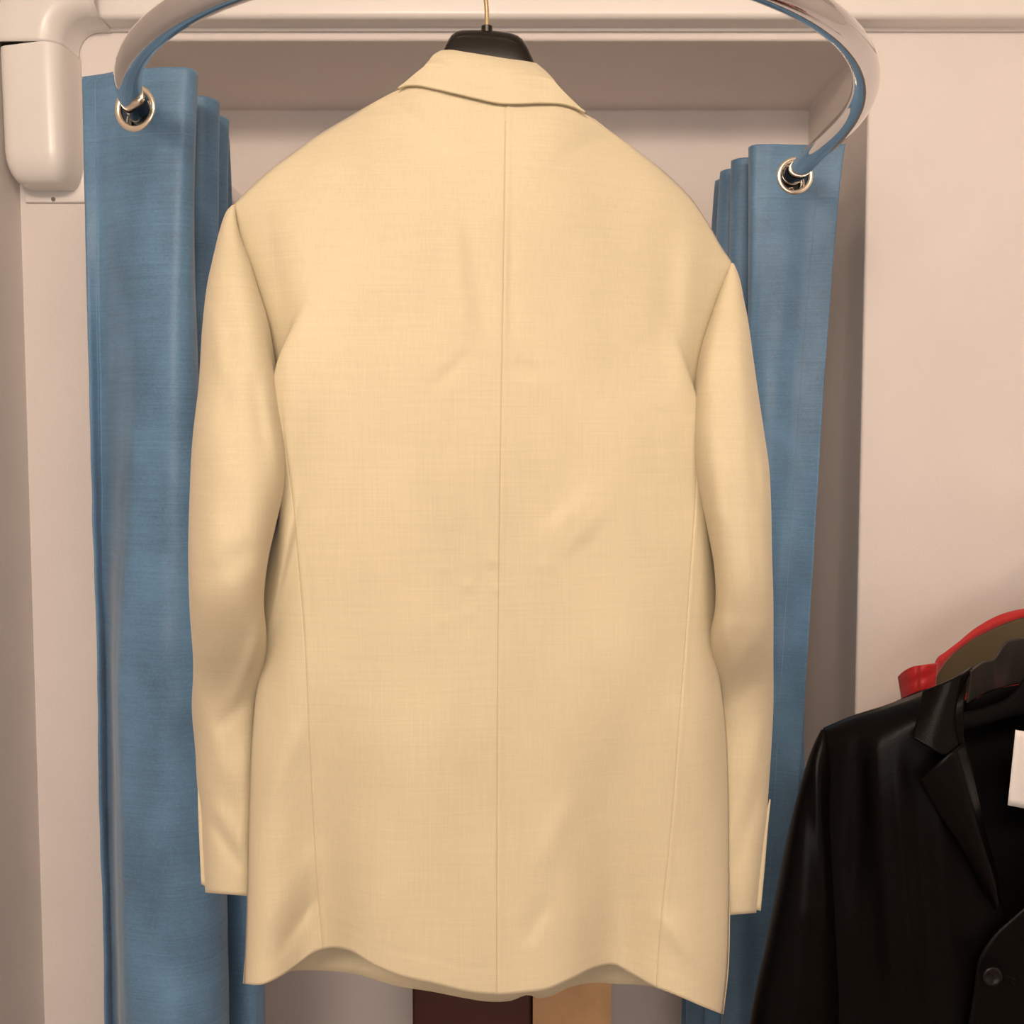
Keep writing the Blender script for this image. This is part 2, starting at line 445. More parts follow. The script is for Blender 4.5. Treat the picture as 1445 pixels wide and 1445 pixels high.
Lf = [(330, 290), (338, 335), (352, 385), (364, 425), (374, 470), (378, 530), (382, 590), (386, 640), (386, 680), (380, 730), (368, 780), (362, 830), (364, 880), (371, 920), (365, 985), (359, 1060), (355, 1150), (352, 1260), (344, 1388)]
Lb = [(330, 290), (338, 335), (352, 385), (364, 425), (378, 470), (392, 530), (402, 590), (408, 640), (412, 690), (400, 724), (384, 760), (370, 815), (365, 870), (371, 920), (363, 985),
      (357, 1060), (353, 1150), (350, 1260), (344, 1388)]
Rb = [(1033, 372), (1014, 425), (998, 480), (990, 540), (988, 600), (990, 660), (1000, 720), (1010, 780), (1014, 840), (1008, 900), (1012, 950), (1021, 1020), (1026, 1100), (1028, 1200),
      (1029, 1300), (1027, 1370), (1020, 1431)]
ns = 260
sv = np.linspace(0, 1, ns)
# columns: even spread plus close ones at the three seams
tL, tC, tR = .155, .522, .872
tv = set(np.linspace(0, 1, 200))
for t0 in (tL, tC, tR):
    tv = {t for t in tv if abs(t - t0) > .0045}
    tv |= {t0 + k for k in (-.0045, -.0028, -.0012, 0, .0012, .0028, .0045)}
tv = np.array(sorted(tv))
C = coons(Tb, Bb, Lb, Rb, sv, tv)
S, Tt = np.meshgrid(sv, tv, indexing='ij')
px, py = C[..., 0], C[..., 1]
# keep seams where the photograph has them
cen = interp([(100, 714), (400, 710), (700, 705), (1000, 702), (1300, 701), (1450, 701)], py[:, np.argmin(abs(tv - tC))])
shift = cen - px[:, np.argmin(abs(tv - tC))]
px = px + shift[:, None] * np.exp(-((Tt - tC) / .22) ** 2)
kL = np.argmin(abs(tv - tL)); kR = np.argmin(abs(tv - tR))
tl = interp([(0, 378), (500, 392), (620, 402), (700, 413), (800, 422), (900, 430), (1000, 435), (1150, 442), (1250, 448), (1340, 455), (1500, 465)], py[:, kL])
px = px + (tl - px[:, kL])[:, None] * np.exp(-((Tt - tL) / .10) ** 2) * ss(.12, .3, S)
tr = interp([(0, 985), (500, 986), (700, 981), (800, 974), (900, 967), (980, 961), (1150, 948), (1330, 930), (1500, 918)], py[:, kR])
px = px + (tr - px[:, kR])[:, None] * np.exp(-((Tt - tR) / .09) ** 2) * ss(.12, .3, S)
hth = interp([(0, .036), (.12, .052), (.3, .068), (.6, .070), (.85, .062), (1, .058)], S)
neck = ss(.20, .42, Tt) * (1 - ss(.60, .82, Tt))
rnd = (1 - (1 - np.clip(S / .10, 0, 1)) ** 2.2) ** (1 / 2.2)
rnd = np.maximum(rnd, neck)
prof = (1 - np.abs(2 * Tt - 1) ** 2.6) ** (1 / 2.6)
dep = jplane(px) - hth * rnd * prof
# hem waves: the cloth swings away from us where the hem rides up
ramp = ss(.62, 1.0, S) ** 1.4
dep += ramp * (.034 * np.exp(-((px - 445) / 48) ** 2) + .030 * np.exp(-((px - 868) / 48) ** 2)
               - .010 * np.exp(-((px - 360) / 40) ** 2) - .008 * np.exp(-((px - 990) / 50) ** 2) - .012 * np.exp(-((px - 700) / 110) ** 2))
bump = np.zeros_like(dep)
bump += lump(px, py, 330, 3, .0035) * ss(.02, .2, S) + lump(px, py, 210, 13, .0034) * ss(.35, .7, S) + lump(px, py, 140, 5, .0009)
# drape folds seen in the cloth
bump += ridge(px, py, 372, 285, 405, 500, 14, -.0026, 2.2)
bump += ridge(px, py, 420, 300, 425, 640, 26, .0035)
bump += ridge(px, py, 404, 480, 410, 690, 9, .0014)
bump += ridge(px, py, 655, 300, 690, 480, 14, -.0022) + ridge(px, py, 720, 290, 722, 480, 10, -.0022) + ridge(px, py, 640, 330, 655, 500, 14, .0018)
bump += ridge(px, py, 612, 545, 662, 500, 9, -.0015, 1.3) + ridge(px, py, 725, 508, 765, 535, 10, -.0016)
bump += ridge(px, py, 975, 330, 962, 560, 16, .0034) + ridge(px, py, 945, 290, 935, 520, 22, -.0026)
for (x, y, a) in ((660, 826, .0016), (698, 790, .0014), (692, 806, -.0012), (700, 831, .0012), (662, 866, .0012), (628, 803, .0010), (625, 876, .001), (765, 800, .0012)):
    bump += a * np.exp(-((px - x) / 7) ** 2 - ((py - y) / 6) ** 2)
bump += ridge(px, py, 745, 560, 830, 700, 34, -.003) + ridge(px, py, 600, 640, 560, 980, 60, .0032)
bump += ridge(px, py, 790, 720, 830, 760, 40, .0030)
bump += ridge(px, py, 775, 1270, 742, 1330, 9, -.0022, 1.8) + ridge(px, py, 762, 1230, 800, 1130, 16, .0022)
bump += ridge(px, py, 360, 1330, 455, 1190, 22, .0040) + ridge(px, py, 395, 1340, 450, 1260, 9, -.003)
bump += ridge(px, py, 418, 706, 372, 918, 7, .0080, 3.0) + ridge(px, py, 412, 790, 375, 1050, 28, -.0035) + ridge(px, py, 432, 1010, 368, 1150, 16, .0030)
bump += ridge(px, py, 984, 700, 1006, 900, 12, .0035, 1.5) + ridge(px, py, 960, 980, 1020, 1160, 20, .003) + ridge(px, py, 930, 1290, 1020, 1390, 16, .0045)
bump += ridge(px, py, 830, 1340, 880, 1120, 40, .0035) + ridge(px, py, 560, 1360, 600, 1000, 50, .0030) + ridge(px, py, 500, 1340, 520, 1050, 40, -.003)
dep -= bump * np.clip(prof * 1.3, 0, 1)
# seams sink in slightly
for t0, wgt in ((tC, 1 + 0 * S), (tL, ss(.30, .40, S)), (tR, ss(.30, .40, S))):
    dep += .0006 * wgt * np.exp(-((Tt - t0) / .0012) ** 2)
    dep -= .0007 * wgt * np.exp(-((Tt - t0 - .006) / .004) ** 2)
dep += .0004 * np.exp(-((S - .972) / .0022) ** 2)          # hem fold
G = P(px, py, dep)
grid_obj('back_panel', G, M['linen'], blz, solid=.0016, off=0)
for kk, nm in ((np.argmin(abs(tv - tC)), 0), (kL, 1), (kR, 1)):
    i0 = 12 if nm == 0 else int(.40 * ns)
    tube('seam', G[i0:-1, kk] + np.array([0, -.0009 if nm == 0 else -.0008, 0]), .00042 if nm == 0 else .0003, M['thread'], blz, 6)
# front panels, hanging a little lower: their inner face shows through the hem arches
Bf = [(344, 1388), (365, 1378), (400, 1371), (450, 1369), (500, 1374), (560, 1391), (610, 1399), (650, 1407), (690, 1413), (720, 1412), (748, 1404), (757, 1408), (775, 1406), (800, 1394), (830, 1387),
      (870, 1388), (915, 1391), (965, 1408), (1020, 1431)]
Tf = [(330, 290), (352, 268), (410, 220), (500, 163), (560, 132), (600, 200), (690, 420), (780, 240), (820, 155), (885, 200), (935, 240), (978, 284), (1018, 350), (1033, 372)]
sv2 = np.linspace(0, 1, 70); tv2 = np.linspace(0, 1, 90)
C = coons([(x, y + 7 * min(1, max(0, (abs(x - 690) - 100) / 30)) * (1 if 335 < x < 1028 else 0)) for x, y in Tf], Bf, Lf, Rb, sv2, tv2); S2, T2 = np.meshgrid(sv2, tv2, indexing='ij')
h2 = interp([(0, .044), (.3, .055), (.8, .055), (1, .030)], S2)
r2 = (1 - (1 - np.clip(S2 / .10, 0, 1)) ** 2.2) ** (1 / 2.2)
r2 = np.maximum(r2, ss(.12, .22, T2) * (1 - ss(.78, .88, T2)))
dp2 = jplane(C[..., 0]) + h2 * r2 * (1 - np.abs(2 * T2 - 1) ** 2.6) ** (1 / 2.6)
dp2 += ss(.75, 1, S2) * .018 * np.exp(-((C[..., 0] - 445) / 60) ** 2) + ss(.75, 1, S2) * .018 * np.exp(-((C[..., 0] - 868) / 60) ** 2)
grid_obj('front_panel', P(C[..., 0], C[..., 1], dp2), M['linen'], blz, solid=.0016)
# dark edge of the lining inside the front, above the facing
lm = (S2 > .80) & (S2 < .975) & (T2 > .08) & (T2 < .92)
LG = P(C[..., 0], C[..., 1], dp2 - .0035)
fl = [f for f in grid_faces(70, 90) if all(lm.reshape(-1)[k] for k in f)]
lo = mesh_obj('lining', LG.reshape(-1, 3), fl, M['lining'], blz)
bm = bmesh.new(); bm.from_mesh(lo.data); bmesh.ops.delete(bm, geom=[v for v in bm.verts if not v.link_faces], context='VERTS'); bm.to_mesh(lo.data); bm.free()

# sleeves
def sleeve(outer, inner, y0, y1, dofs, thick, folds, hem_tilt, seed, left):
    ny, nr = 200, 72
    ys = np.concatenate([y0 + (y1 - y0) * (np.linspace(0, 1, 60) ** 2) * .12, np.linspace(y0 + (y1 - y0) * .12, y1, ny - 60 + 1)[1:]])
    xo, xi = interp(outer, ys), interp(inner, ys)
    cx_ = (xo + xi) / 2; hw = np.abs(xi - xo) / 2 + .15
    dc = jplane(cx_) + interp(dofs, ys); th = np.minimum(interp(thick, ys), hw / F * JD * 1.6 + .002)
    th = np.maximum(th, .001)
    a = np.linspace(0, 2 * math.pi, nr, endpoint=False)
    ca, sa = np.cos(a), np.sin(a); p = 2 / 2.35
    ex = np.sign(ca) * np.abs(ca) ** p; ey = np.sign(sa) * np.abs(sa) ** p
    PX = cx_[:, None] + hw[:, None] * ex[None]; PY = ys[:, None] + 0 * PX
    k = ss(y1 - 160, y1, PY)
    PY = PY + k * hem_tilt * (PX - cx_[:, None])
    D = dc[:, None] - th[:, None] * ey[None]
    fr = np.clip(ey, 0, 1)[None]
    B = lump(PX, PY, 190, seed, .0030) + lump(PX, PY, 90, seed + 2, .0010)
    for r in folds: B = B + ridge(PX, PY, *r)
    D = D - B * fr * ss(y0 + 10, y0 + 120, PY)
    return P(PX, PY, D)

outL = [(290, 329), (297, 322), (310, 316), (330, 310), (355, 304), (400, 294), (460, 287), (540, 282), (620, 273), (700, 269), (780, 267), (860, 269), (940, 274), (1000, 272), (1060, 277), (1110, 280), (1130, 283), (1200, 287), (1262, 291)]
inL = [(290, 331), (310, 333), (335, 339), (370, 352), (410, 364), (450, 376), (520, 388), (580, 395), (630, 401), (690, 399), (740, 388), (790, 377), (850, 371), (900, 375), (940, 374), (1000, 370), (1100, 370), (1200, 366), (1262, 364)]
GL = sleeve(outL, inL, 290, 1262,
            [(290, .0), (420, -.012), (560, -.030), (700, -.052), (850, -.050), (910, -.020), (980, .030), (1100, .048), (1262, .050)],
            [(290, .03), (400, .048), (600, .052), (850, .050), (1000, .044), (1262, .040)],
            [(290, 430, 330, 560, 14, .003), (330, 440, 318, 600, 10, -.0018), (375, 560, 398, 690, 9, .003), (355, 520, 375, 640, 12, -.003), (300, 700, 330, 900, 24, .0035), (372, 860, 345, 985, 12, .004), (368, 892, 322, 1000, 9, .0045),
             (350, 985, 300, 1030, 12, -.0025), (283, 980, 330, 1120, 16, .0035), (345, 1040, 340, 1240, 12, .003), (292, 1150, 348, 1235, 9, -.0030), (300, 1130, 355, 1210, 10, .0025), (285, 590, 380, 760, 26, .003), (280, 820, 370, 770, 18, -.0025)],
            .075, 11, True)
grid_obj('sleeve', GL, M['linen'], blz, close=True, solid=.0016)
outR = [(372, 1034), (378, 1037), (395, 1043), (420, 1048), (450, 1054), (500, 1061), (550, 1068), (610, 1077), (660, 1084), (720, 1087), (780, 1088), (850, 1090), (920, 1090), (1000, 1090), (1060, 1087), (1120, 1083), (1150, 1081), (1220, 1073), (1290, 1066)]
inR = [(372, 1032), (385, 1027), (405, 1019), (430, 1010), (460, 1000), (490, 991), (540, 982), (600, 979), (660, 982), (700, 989), (760, 1002), (800, 1009), (860, 1010), (905, 1001), (950, 1001), (1000, 1003), (1100, 1006), (1200, 1008), (1290, 1010)]
GR = sleeve(outR, inR, 372, 1290,
            [(372, .0), (450, -.012), (560, -.030), (700, -.050), (850, -.048), (905, -.020), (970, .030), (1100, .046), (1290, .048)],
            [(372, .03), (450, .045), (600, .050), (850, .048), (1000, .042), (1290, .038)],
            [(1012, 450, 990, 560, 12, .003), (1040, 470, 1062, 640, 12, .0028), (1055, 590, 1072, 720, 8, -.0022), (1060, 720, 1078, 870, 10, -.0026), (1000, 600, 1025, 760, 16, .0030),
             (1010, 850, 1040, 960, 14, .003), (1080, 880, 1020, 960, 16, .0028), (1085, 940, 1015, 1010, 12, -.0022), (1078, 1010, 1030, 1190, 14, .003), (1030, 1240, 1075, 1110, 12, -.0022), (1075, 640, 1082, 700, 8, .003)],
            -.08, 17, False)
grid_obj('sleeve', GR, M['linen'], blz, close=True, solid=.0016)
# cuff vents: the under layer showing beside each hem
def vent(L, R, dL):
    C = coons([L[0], R[0]], [L[-1], R[-1]], L, R, np.linspace(0, 1, 20), np.linspace(0, 1, 5))
    d = jplane(C[..., 0]) + dL
    grid_obj('cuff_vent', P(C[..., 0], C[..., 1], d), M['linen'], blz, solid=.002)
vent([(279, 1100), (280, 1150), (282, 1200), (284, 1247)], [(280, 1100), (290, 1150), (292, 1200), (292, 1251)], .044)
vent([(1086, 1128), (1074, 1175), (1066, 1240), (1062, 1282)], [(1087, 1128), (1083, 1170), (1079, 1220), (1073, 1285)], .040)

# collar: leaf over the back of the neck, folding over to the stand inside
lower = [(561, 126), (570, 122), (587, 121), (609, 125), (640, 132), (674, 140), (702, 146), (735, 147), (765, 146), (797, 148), (814, 153), (827, 160)]
upper = [(622, 73), (634, 72), (655, 75), (687, 80), (718, 85), (742, 88), (757, 91)]
leftc = [(622, 73), (612, 79), (603, 90), (584, 106), (561, 126)]
rightc = [(757, 91), (771, 103), (790, 124), (811, 145), (827, 160)]
sc_ = np.linspace(0, 1, 30); tc_ = np.linspace(0, 1, 60)
C = coons(upper, lower, leftc, rightc, sc_, tc_)
S3, T3 = np.meshgrid(sc_, tc_, indexing='ij')
def panel_depth(x, y, q=None):
    x = np.asarray(x, float); y = np.asarray(y, float); sub = (slice(0, 40), slice(None, None, 2))
    fx, fy, fd = px[sub].ravel(), py[sub].ravel(), dep[sub].ravel(); out = np.empty(x.shape)
    for ix in np.ndindex(x.shape):
        d2 = (fx - x[ix]) ** 2 + (fy - y[ix]) ** 2; w_ = np.exp(-(d2 - d2.min()) / 60.); out[ix] = (w_ * fd).sum() / w_.sum()
    return out
dl = panel_depth(C[-1, :, 0], C[-1, :, 1])
dl = np.convolve(np.pad(dl, 4, mode='edge'), np.ones(9) / 9, 'valid')
dcol = (dl[None] - .0045) + .004 * (1 - S3) + .012 * (1 - S3) ** 5
dcol = np.minimum(dcol, panel_depth(C[..., 0], C[..., 1]) - .0035 + .4 * np.clip((.35 - S3), 0, 1))
Gc = P(C[..., 0], C[..., 1], dcol)
inner = []
for k_, (dy, dd) in enumerate(((26, .005), (14, .005), (6, .005), (0.5, .004))):
    inner.append(P(C[0, :, 0], C[0, :, 1] + dy, dcol[0] + dd))
grid_obj('collar', np.concatenate([np.array(inner), Gc]), M['linen'], blz, solid=.0022)
adopt(blz)

# ------------------------------------------------------------------ hangers
def hanger(label, cpx, top_pts, bar, d0, tilt, rail_pt, neck_half, mat_body, mat_hook, hook_r=.022, plan_slope=.0, hdir=(0, 1, 0)):
    """bar: (px, top y, bottom y, half depth) stations; hook wraps the rail at rail_pt"""
    c0 = P(cpx, top_pts, d0)
    root = thing('clothes_hanger', label, 'hanger', tuple(c0))
    xs_ = [b[0] for b in bar]
    n = 80
    q = np.linspace(xs_[0], xs_[-1], n)
    tp = np.interp(q, xs_, [b[1] for b in bar]); bt = np.interp(q, xs_, [b[2] for b in bar]); hd = np.interp(q, xs_, [b[3] for b in bar])
    # smooth
    ker = np.array([1, 3, 5, 3, 1]) / 13.
    def sm(v):
        v2 = np.pad(v, 2, mode='edge'); return np.convolve(v2, ker, 'valid')
    tp, bt, hd = sm(tp), sm(bt), sm(hd)
    nr = 28; a = np.linspace(0, 2 * math.pi, nr, endpoint=False)
    ey = np.sign(np.cos(a)) * np.abs(np.cos(a)) ** .7; ez = np.sign(np.sin(a)) * np.abs(np.sin(a)) ** .7
    G = np.zeros((n, nr, 3))
    for i in range(n):
        cy = (tp[i] + bt[i]) / 2; hh = (bt[i] - tp[i]) / 2
        dd = d0 + plan_slope * (q[i] - cpx) / F * d0
        G[i] = P(q[i], cy - hh * ez, dd - hd[i] * ey)
    v = list(G.reshape(-1, 3)); f = grid_faces(n, nr, True); f.append(tuple(range(nr))); f.append(tuple((n - 1) * nr + k for k in range(nr)))
    mesh_obj('shoulder_bar', v, f, mat_body, root, auto=70)
    # hook
    rp = np.array(rail_pt); base = P(cpx, top_pts + 4, d0)
    r0 = hook_r
    pts = [base, base * .5 + (rp + [0, 0, -r0 - .012]) * .5 + np.array([.0014, 0, 0])]
    pts = smooth_curve([base, base + (rp - base) * np.array([.1, .3, .28]), base + (rp - base) * np.array([.5, .7, .55]) + np.array([-.002, .004, 0]), rp + np.array(hdir, float) * r0 + np.array([0, 0, -.012])], 16)
    hv = np.array(hdir, float)
    arc_ = [rp + hv * r0 * math.cos(t) + np.array([0, 0, r0 * math.sin(t)]) for t in np.linspace(0, math.pi * 1.12, 26)]
    tube('hook', np.vstack([pts, arc_]), .0021, mat_hook, root, 12)
    v, f = tube_geo([base + np.array([0, 0, -.003]), base + np.array([0, 0, .0045])], .0052, 16)
    mesh_obj('ferrule', v, f, mat_body, root, auto=50)
    adopt(root)
    return root
hx = P(687, 40, JD)[0]
ry_front = RY - RD * math.sqrt(max(0, 1 - (hx / RXL) ** 2))
hanger('black plastic hanger holding the cream blazer on the chrome rail', 687, 41,
       [(402, 296, 318, .009), (425, 262, 292, .012), (500, 195, 235, .016), (560, 160, 205, .017), (600, 128, 190, .0145), (618, 90, 180, .0145), (627, 62, 175, .0145), (634, 47, 170, .0145), (645, 42, 165, .0145), (690, 42, 165, .0145), (722, 46, 165, .0145),
        (740, 53, 172, .0145), (748, 68, 180, .0145), (757, 95, 190, .0145), (775, 132, 200, .017), (820, 178, 225, .016), (900, 240, 280, .018), (965, 318, 345, .012)],
       JD + .006, 0, (hx, ry_front, RZ), 60, M['hanger'], M['brass'], .0205, .12)

# ------------------------------------------------------------------ wall rail at the right with the two other jackets
gr0 = np.array([.690, 1.27, 1.335]); gdir = np.array([.6, .8, 0]); gr1 = gr0 + gdir * ((WY - .001 - gr0[1]) / gdir[1])
grail = thing('garment_rail', 'short chrome garment rail on the right wall holding the leather and red jackets', 'clothes rail', tuple(gr1))
tube('bar', np.linspace(gr1, gr0, 8), .0125, M['chrome'], grail, 20)
v, f = tube_geo([gr1 + [0, .0005, 0], gr1 + [0, -.008, 0]], .03, 24); mesh_obj('wall_flange', v, f, M['chrome'], grail, auto=50)
adopt(grail)
def rail_at(y): return gr0 + gdir * ((y - gr0[1]) / gdir[1])

LD = 1.32
lj = thing('leather_jacket', 'black leather jacket with notched lapels hung facing us at the right', 'jacket', tuple(P(1460, 1700, LD)))
CX = 1460
def mir(pts): return [(2 * CX - x, y) for x, y in pts]
def lpatch(name, T, B, L, R, dfun, m, n=(60, 50), parent=None, solid=.0022):
    a = np.linspace(0, 1, n[0]); b = np.linspace(0, 1, n[1])
    C = coons(T, B, L, R, a, b); s, t = np.meshgrid(a, b, indexing='ij')
    return grid_obj(name, P(C[..., 0], C[..., 1], dfun(s, t, C[..., 0], C[..., 1])), m, parent if parent is not None else lj, solid=solid)
shT = [(1162, 1028), (1200, 1012), (1250, 996), (1300, 977), (1340, 960), (1371, 946)]
sideL = [(1162, 1028), (1168, 1060), (1168, 1120), (1166, 1200), (1168, 1290), (1172, 1400), (1168, 1720)]
rollL = [(1371, 946), (1362, 980), (1360, 1041), (1375, 1112), (1392, 1187), (1406, 1250), (1424, 1310), (1442, 1380), (1448, 1480), (1450, 1720)]
def drape(s, t, px, py):
    r = (1 - (1 - np.clip(s / .08, 0, 1)) ** 2) ** .5
    d = LD - r * (.028 + .048 * np.sin(np.clip(t, 0, 1) * math.pi * .55))
    d = d - (ridge(px, py, 1235, 1040, 1262, 1400, 16, .010) + ridge(px, py, 1262, 1060, 1292, 1420, 14, .009) + ridge(px, py, 1215, 1000, 1205, 1300, 14, -.006) + ridge(px, py, 1320, 1110, 1345, 1400, 18, .005)
             + ridge(px, py, 1262, 1005, 1282, 988, 8, .004) + lump(px, py, 160, 8, .003)) * ss(.02, .1, s)
    return d
lpatch('front_panel', shT, [(1168, 1720), (1450, 1720)], sideL, rollL, drape, M['leather'], (110, 80))
fr = [(1549, 946), (1558, 980), (1560, 1041), (1540, 1112), (1515, 1187), (1470, 1258), (1432, 1292), (1400, 1322), (1383, 1348), (1374, 1400), (1366, 1450), (1360, 1720)]
def drapeR(s, t, px, py):
    r = (1 - (1 - np.clip(s / .08, 0, 1)) ** 2) ** .5
    return LD - r * (.028 + .058 * np.sin(np.clip(1 - t, 0, 1) * math.pi * .55)) - .006
lpatch('front_panel', mir(shT)[::-1], [(1360, 1720), (1752, 1720)], fr, mir(sideL), drapeR, M['leather'], (80, 60))
# back of the jacket, seen inside the neck
lpatch('back_panel', [(1162, 1028), (1250, 996), (1330, 972), (1365, 990), (1400, 975), (1460, 966), (1520, 975), (1555, 990), (1590, 972), (1670, 996), (1758, 1028)], [(1168, 1720), (1752, 1720)], sideL, mir(sideL),
       lambda s, t, x, y: LD + .004 + .045 * np.sin(math.pi * np.clip(t, 0, 1)) ** .6 * np.clip(s * 12, 0, 1) + .02 * np.sin(math.pi * t), M['inside'])
# collar round the back of the neck, then the two collar leaves and lapels
lpatch('back_collar', [(1370, 946), (1388, 934), (1402, 930), (1413, 915), (1422, 904), (1435, 901), (1460, 901), (1485, 901), (1498, 904), (1518, 930), (1550, 946)],
       [(1364, 992), (1385, 980), (1420, 968), (1460, 963), (1500, 968), (1535, 980), (1556, 992)], [(1370, 946), (1364, 992)], [(1550, 946), (1556, 992)],
       lambda s, t, x, y: LD - .035 + .085 * np.sin(math.pi * t) ** .7 + .022 * s - .012 * np.exp(-((x - 1402) / 8) ** 2), M['leather_lit'], (24, 60))
def roll(bulge, back):
    return lambda s, t, x, y: LD - .092 - bulge * np.sin(math.pi * np.clip(t * .9, 0, 1)) + back * ss(.72, 1.0, t) ** 1.5 + (1 - ss(0, .3, s)) * .0
def colr(s, t, x, y): return LD - .055 - .034 * s - .012 * np.sin(math.pi * t) + .030 * ss(.70, 1, t) ** 1.4
cT = [(1303, 976), (1340, 960), (1358, 950), (1371, 941)]; cL = [(1303, 976), (1296, 1006), (1288, 1041)]; cB = [(1288, 1041), (1312, 1055), (1334, 1066), (1361, 1046)]; cR = [(1371, 941), (1361, 980), (1357, 1015), (1361, 1046)]
lpatch('collar', cT, cB, cL, cR, colr, M['leather'], (30, 30), solid=.003)
lpatch('collar', mir(cT)[::-1], mir(cB)[::-1], mir(cR), mir(cL), lambda s, t, x, y: colr(s, 1 - t, x, y), M['leather'], (30, 30), solid=.003)
lT = [(1298, 1100), (1318, 1082), (1336, 1066), (1361, 1047)]; lL = [(1298, 1100), (1322, 1143), (1355, 1192), (1385, 1247), (1404, 1284)]; lR = [(1361, 1047), (1376, 1112), (1393, 1187), (1407, 1240), (1410, 1276)]; lB = [(1404, 1284), (1407, 1281), (1410, 1276)]
lpatch('lapel', lT, lB, lL, lR, roll(.012, .020), M['leather'], (50, 26), solid=.003)
lpatch('lapel', mir(lT)[::-1], mir(lB)[::-1], mir(lR), mir(lL), lambda s, t, x, y: roll(.012, .020)(s, 1 - t, x, y), M['leather'], (50, 26), solid=.003)
def lsleeve(outer, inner, y0, y1):
    ny, nr = 90, 44
    ys = np.concatenate([y0 + (y1 - y0) * np.linspace(0, 1, 26) ** 2 * .12, np.linspace(y0 + (y1 - y0) * .12, y1, ny - 25)[1:]])
    xo, xi = interp(outer, ys), interp(inner, ys); c_ = (xo + xi) / 2; hw = abs(xi - xo) / 2 + .2
    a = np.linspace(0, 2 * math.pi, nr, endpoint=False)
    PX = c_[:, None] + hw[:, None] * np.cos(a)[None]; PY = ys[:, None] + 0 * PX
    th = np.minimum(.055, hw / F * LD * 1.3)
    D = (LD - .012 + 0 * c_)[:, None] - th[:, None] * np.sin(a)[None] - lump(PX, PY, 120, 4, .004) * ss(y0, y0 + 80, PY) - ridge(PX, PY, *( (1150, 1070, 1172, 1330) if xo[0] < CX else (1770, 1070, 1748, 1330)), 9, .008)
    grid_obj('sleeve', P(PX, PY, D), M['leather'], lj, close=True, solid=.002)
so = [(1030, 1160), (1045, 1152), (1070, 1142), (1110, 1130), (1160, 1117), (1240, 1100), (1340, 1080), (1400, 1067), (1445, 1059), (1560, 1046), (1700, 1040)]
si = [(1030, 1164), (1050, 1172), (1080, 1176), (1140, 1174), (1240, 1176), (1330, 1182), (1445, 1186), (1560, 1172), (1700, 1158)]
lsleeve(so, si, 1030, 1700); lsleeve([(y, 2 * CX - x) for y, x in so], [(y, 2 * CX - x) for y, x in si], 1030, 1700)
# button and buttonhole on the overlapping front
bc = P(1400, 1378, LD - .118)
V_, F_ = [], []
prof_b = [(0, .000), (.006, .000), (.0085, -.0016), (.0105, -.0022), (.0122, -.0010), (.0125, .0015), (.0105, .003), (0, .003)]
nb = 32
Gb = np.zeros((len(prof_b), nb, 3))
for i, (r_, h_) in enumerate(prof_b):
    for k in range(nb):
        t = 2 * math.pi * k / nb; Gb[i, k] = bc + np.array([r_ * math.cos(t), h_, r_ * math.sin(t)])
btn = grid_obj('button', Gb, M['button'], lj, close=True, weld=1e-6)
for ax, az in ((-.0022, .0022), (.0022, .0022), (-.0022, -.0022), (.0022, -.0022)):
    pass
tube('button_thread', [bc + np.array([-.0028, -.0012, .0028]), bc + np.array([0, -.0022, 0]), bc + np.array([.0028, -.0012, -.0028])], .0007, M['button'], lj, 6)
b0 = P(1414, 1377, LD - .1155); b1 = P(1433, 1386, LD - .1145)
for o_ in (-.0022, .0022):
    tube('buttonhole', np.linspace(b0, b1, 6) + np.array([0, 0, o_]), .0013, M['leather'], lj, 8)
adopt(lj)
yl = 1.335
rl = rail_at(yl)
hanger('black hanger inside the leather jacket at the right', 1470, 915,
       [(1190, 1062, 1076, .008), (1260, 1030, 1052, .010), (1340, 1010, 1034, .012), (1385, 1000, 1024, .012), (1425, 985, 1012, .013), (1450, 948, 1006, .013), (1470, 920, 1004, .013), (1490, 948, 1006, .013), (1520, 985, 1012, .013), (1580, 1008, 1032, .012), (1660, 1030, 1052, .010), (1730, 1062, 1076, .008)],
       LD - .012, 0, tuple(rl), 0, M['inside'], M['brass'], .0165, 0, (-.8, .6, 0))
# white card in the neck of the leather jacket
crd_tmp = lj
crd = lpatch('price_card', [(1433, 1030), (1503, 1042)], [(1422, 1136), (1492, 1150)], [(1433, 1030), (1422, 1136)], [(1503, 1042), (1492, 1150)],
             lambda s, t, x, y: LD - .050 + .016 * s + .010 * t, M['card'], (12, 10), parent=crd_tmp, solid=.0008)
crd.parent = None
tag(crd, 'blank white card hanging in the open neck of the leather jacket', 'price tag')

RDp = 1.50
rj = thing('red_jacket', 'red jacket with khaki collar lining behind the black leather jacket', 'jacket', tuple(P(1525, 1600, RDp)))
RX = 1525
def mr(pts): return [(2 * RX - x, y) for x, y in pts]
rT = [(1278, 1000), (1310, 985), (1345, 975), (1400, 962), (1460, 952)]
full = rT + [(1525, 948)] + mr(rT)[::-1]
sL = [(1278, 1000), (1284, 1060), (1300, 1200), (1306, 1400), (1310, 1620)]
for nm, sg in (('front_panel', -1), ('back_panel', 1)):
    lpatch(nm, full, [(1310, 1620), (1740, 1620)], sL, mr(sL), lambda s, t, x, y, sg=sg: RDp + sg * .045 * np.sin(math.pi * np.clip(t, 0, 1)) ** .6 * np.maximum((1 - (1 - np.clip(s / .1, 0, 1)) ** 2) ** .5, ss(.3, .42, t) * (1 - ss(.58, .7, t))) + (.0 if sg < 0 else .002) - .006 * np.sin(x * .09) * ss(.1, .5, s), M['red'], (50, 60), parent=rj)
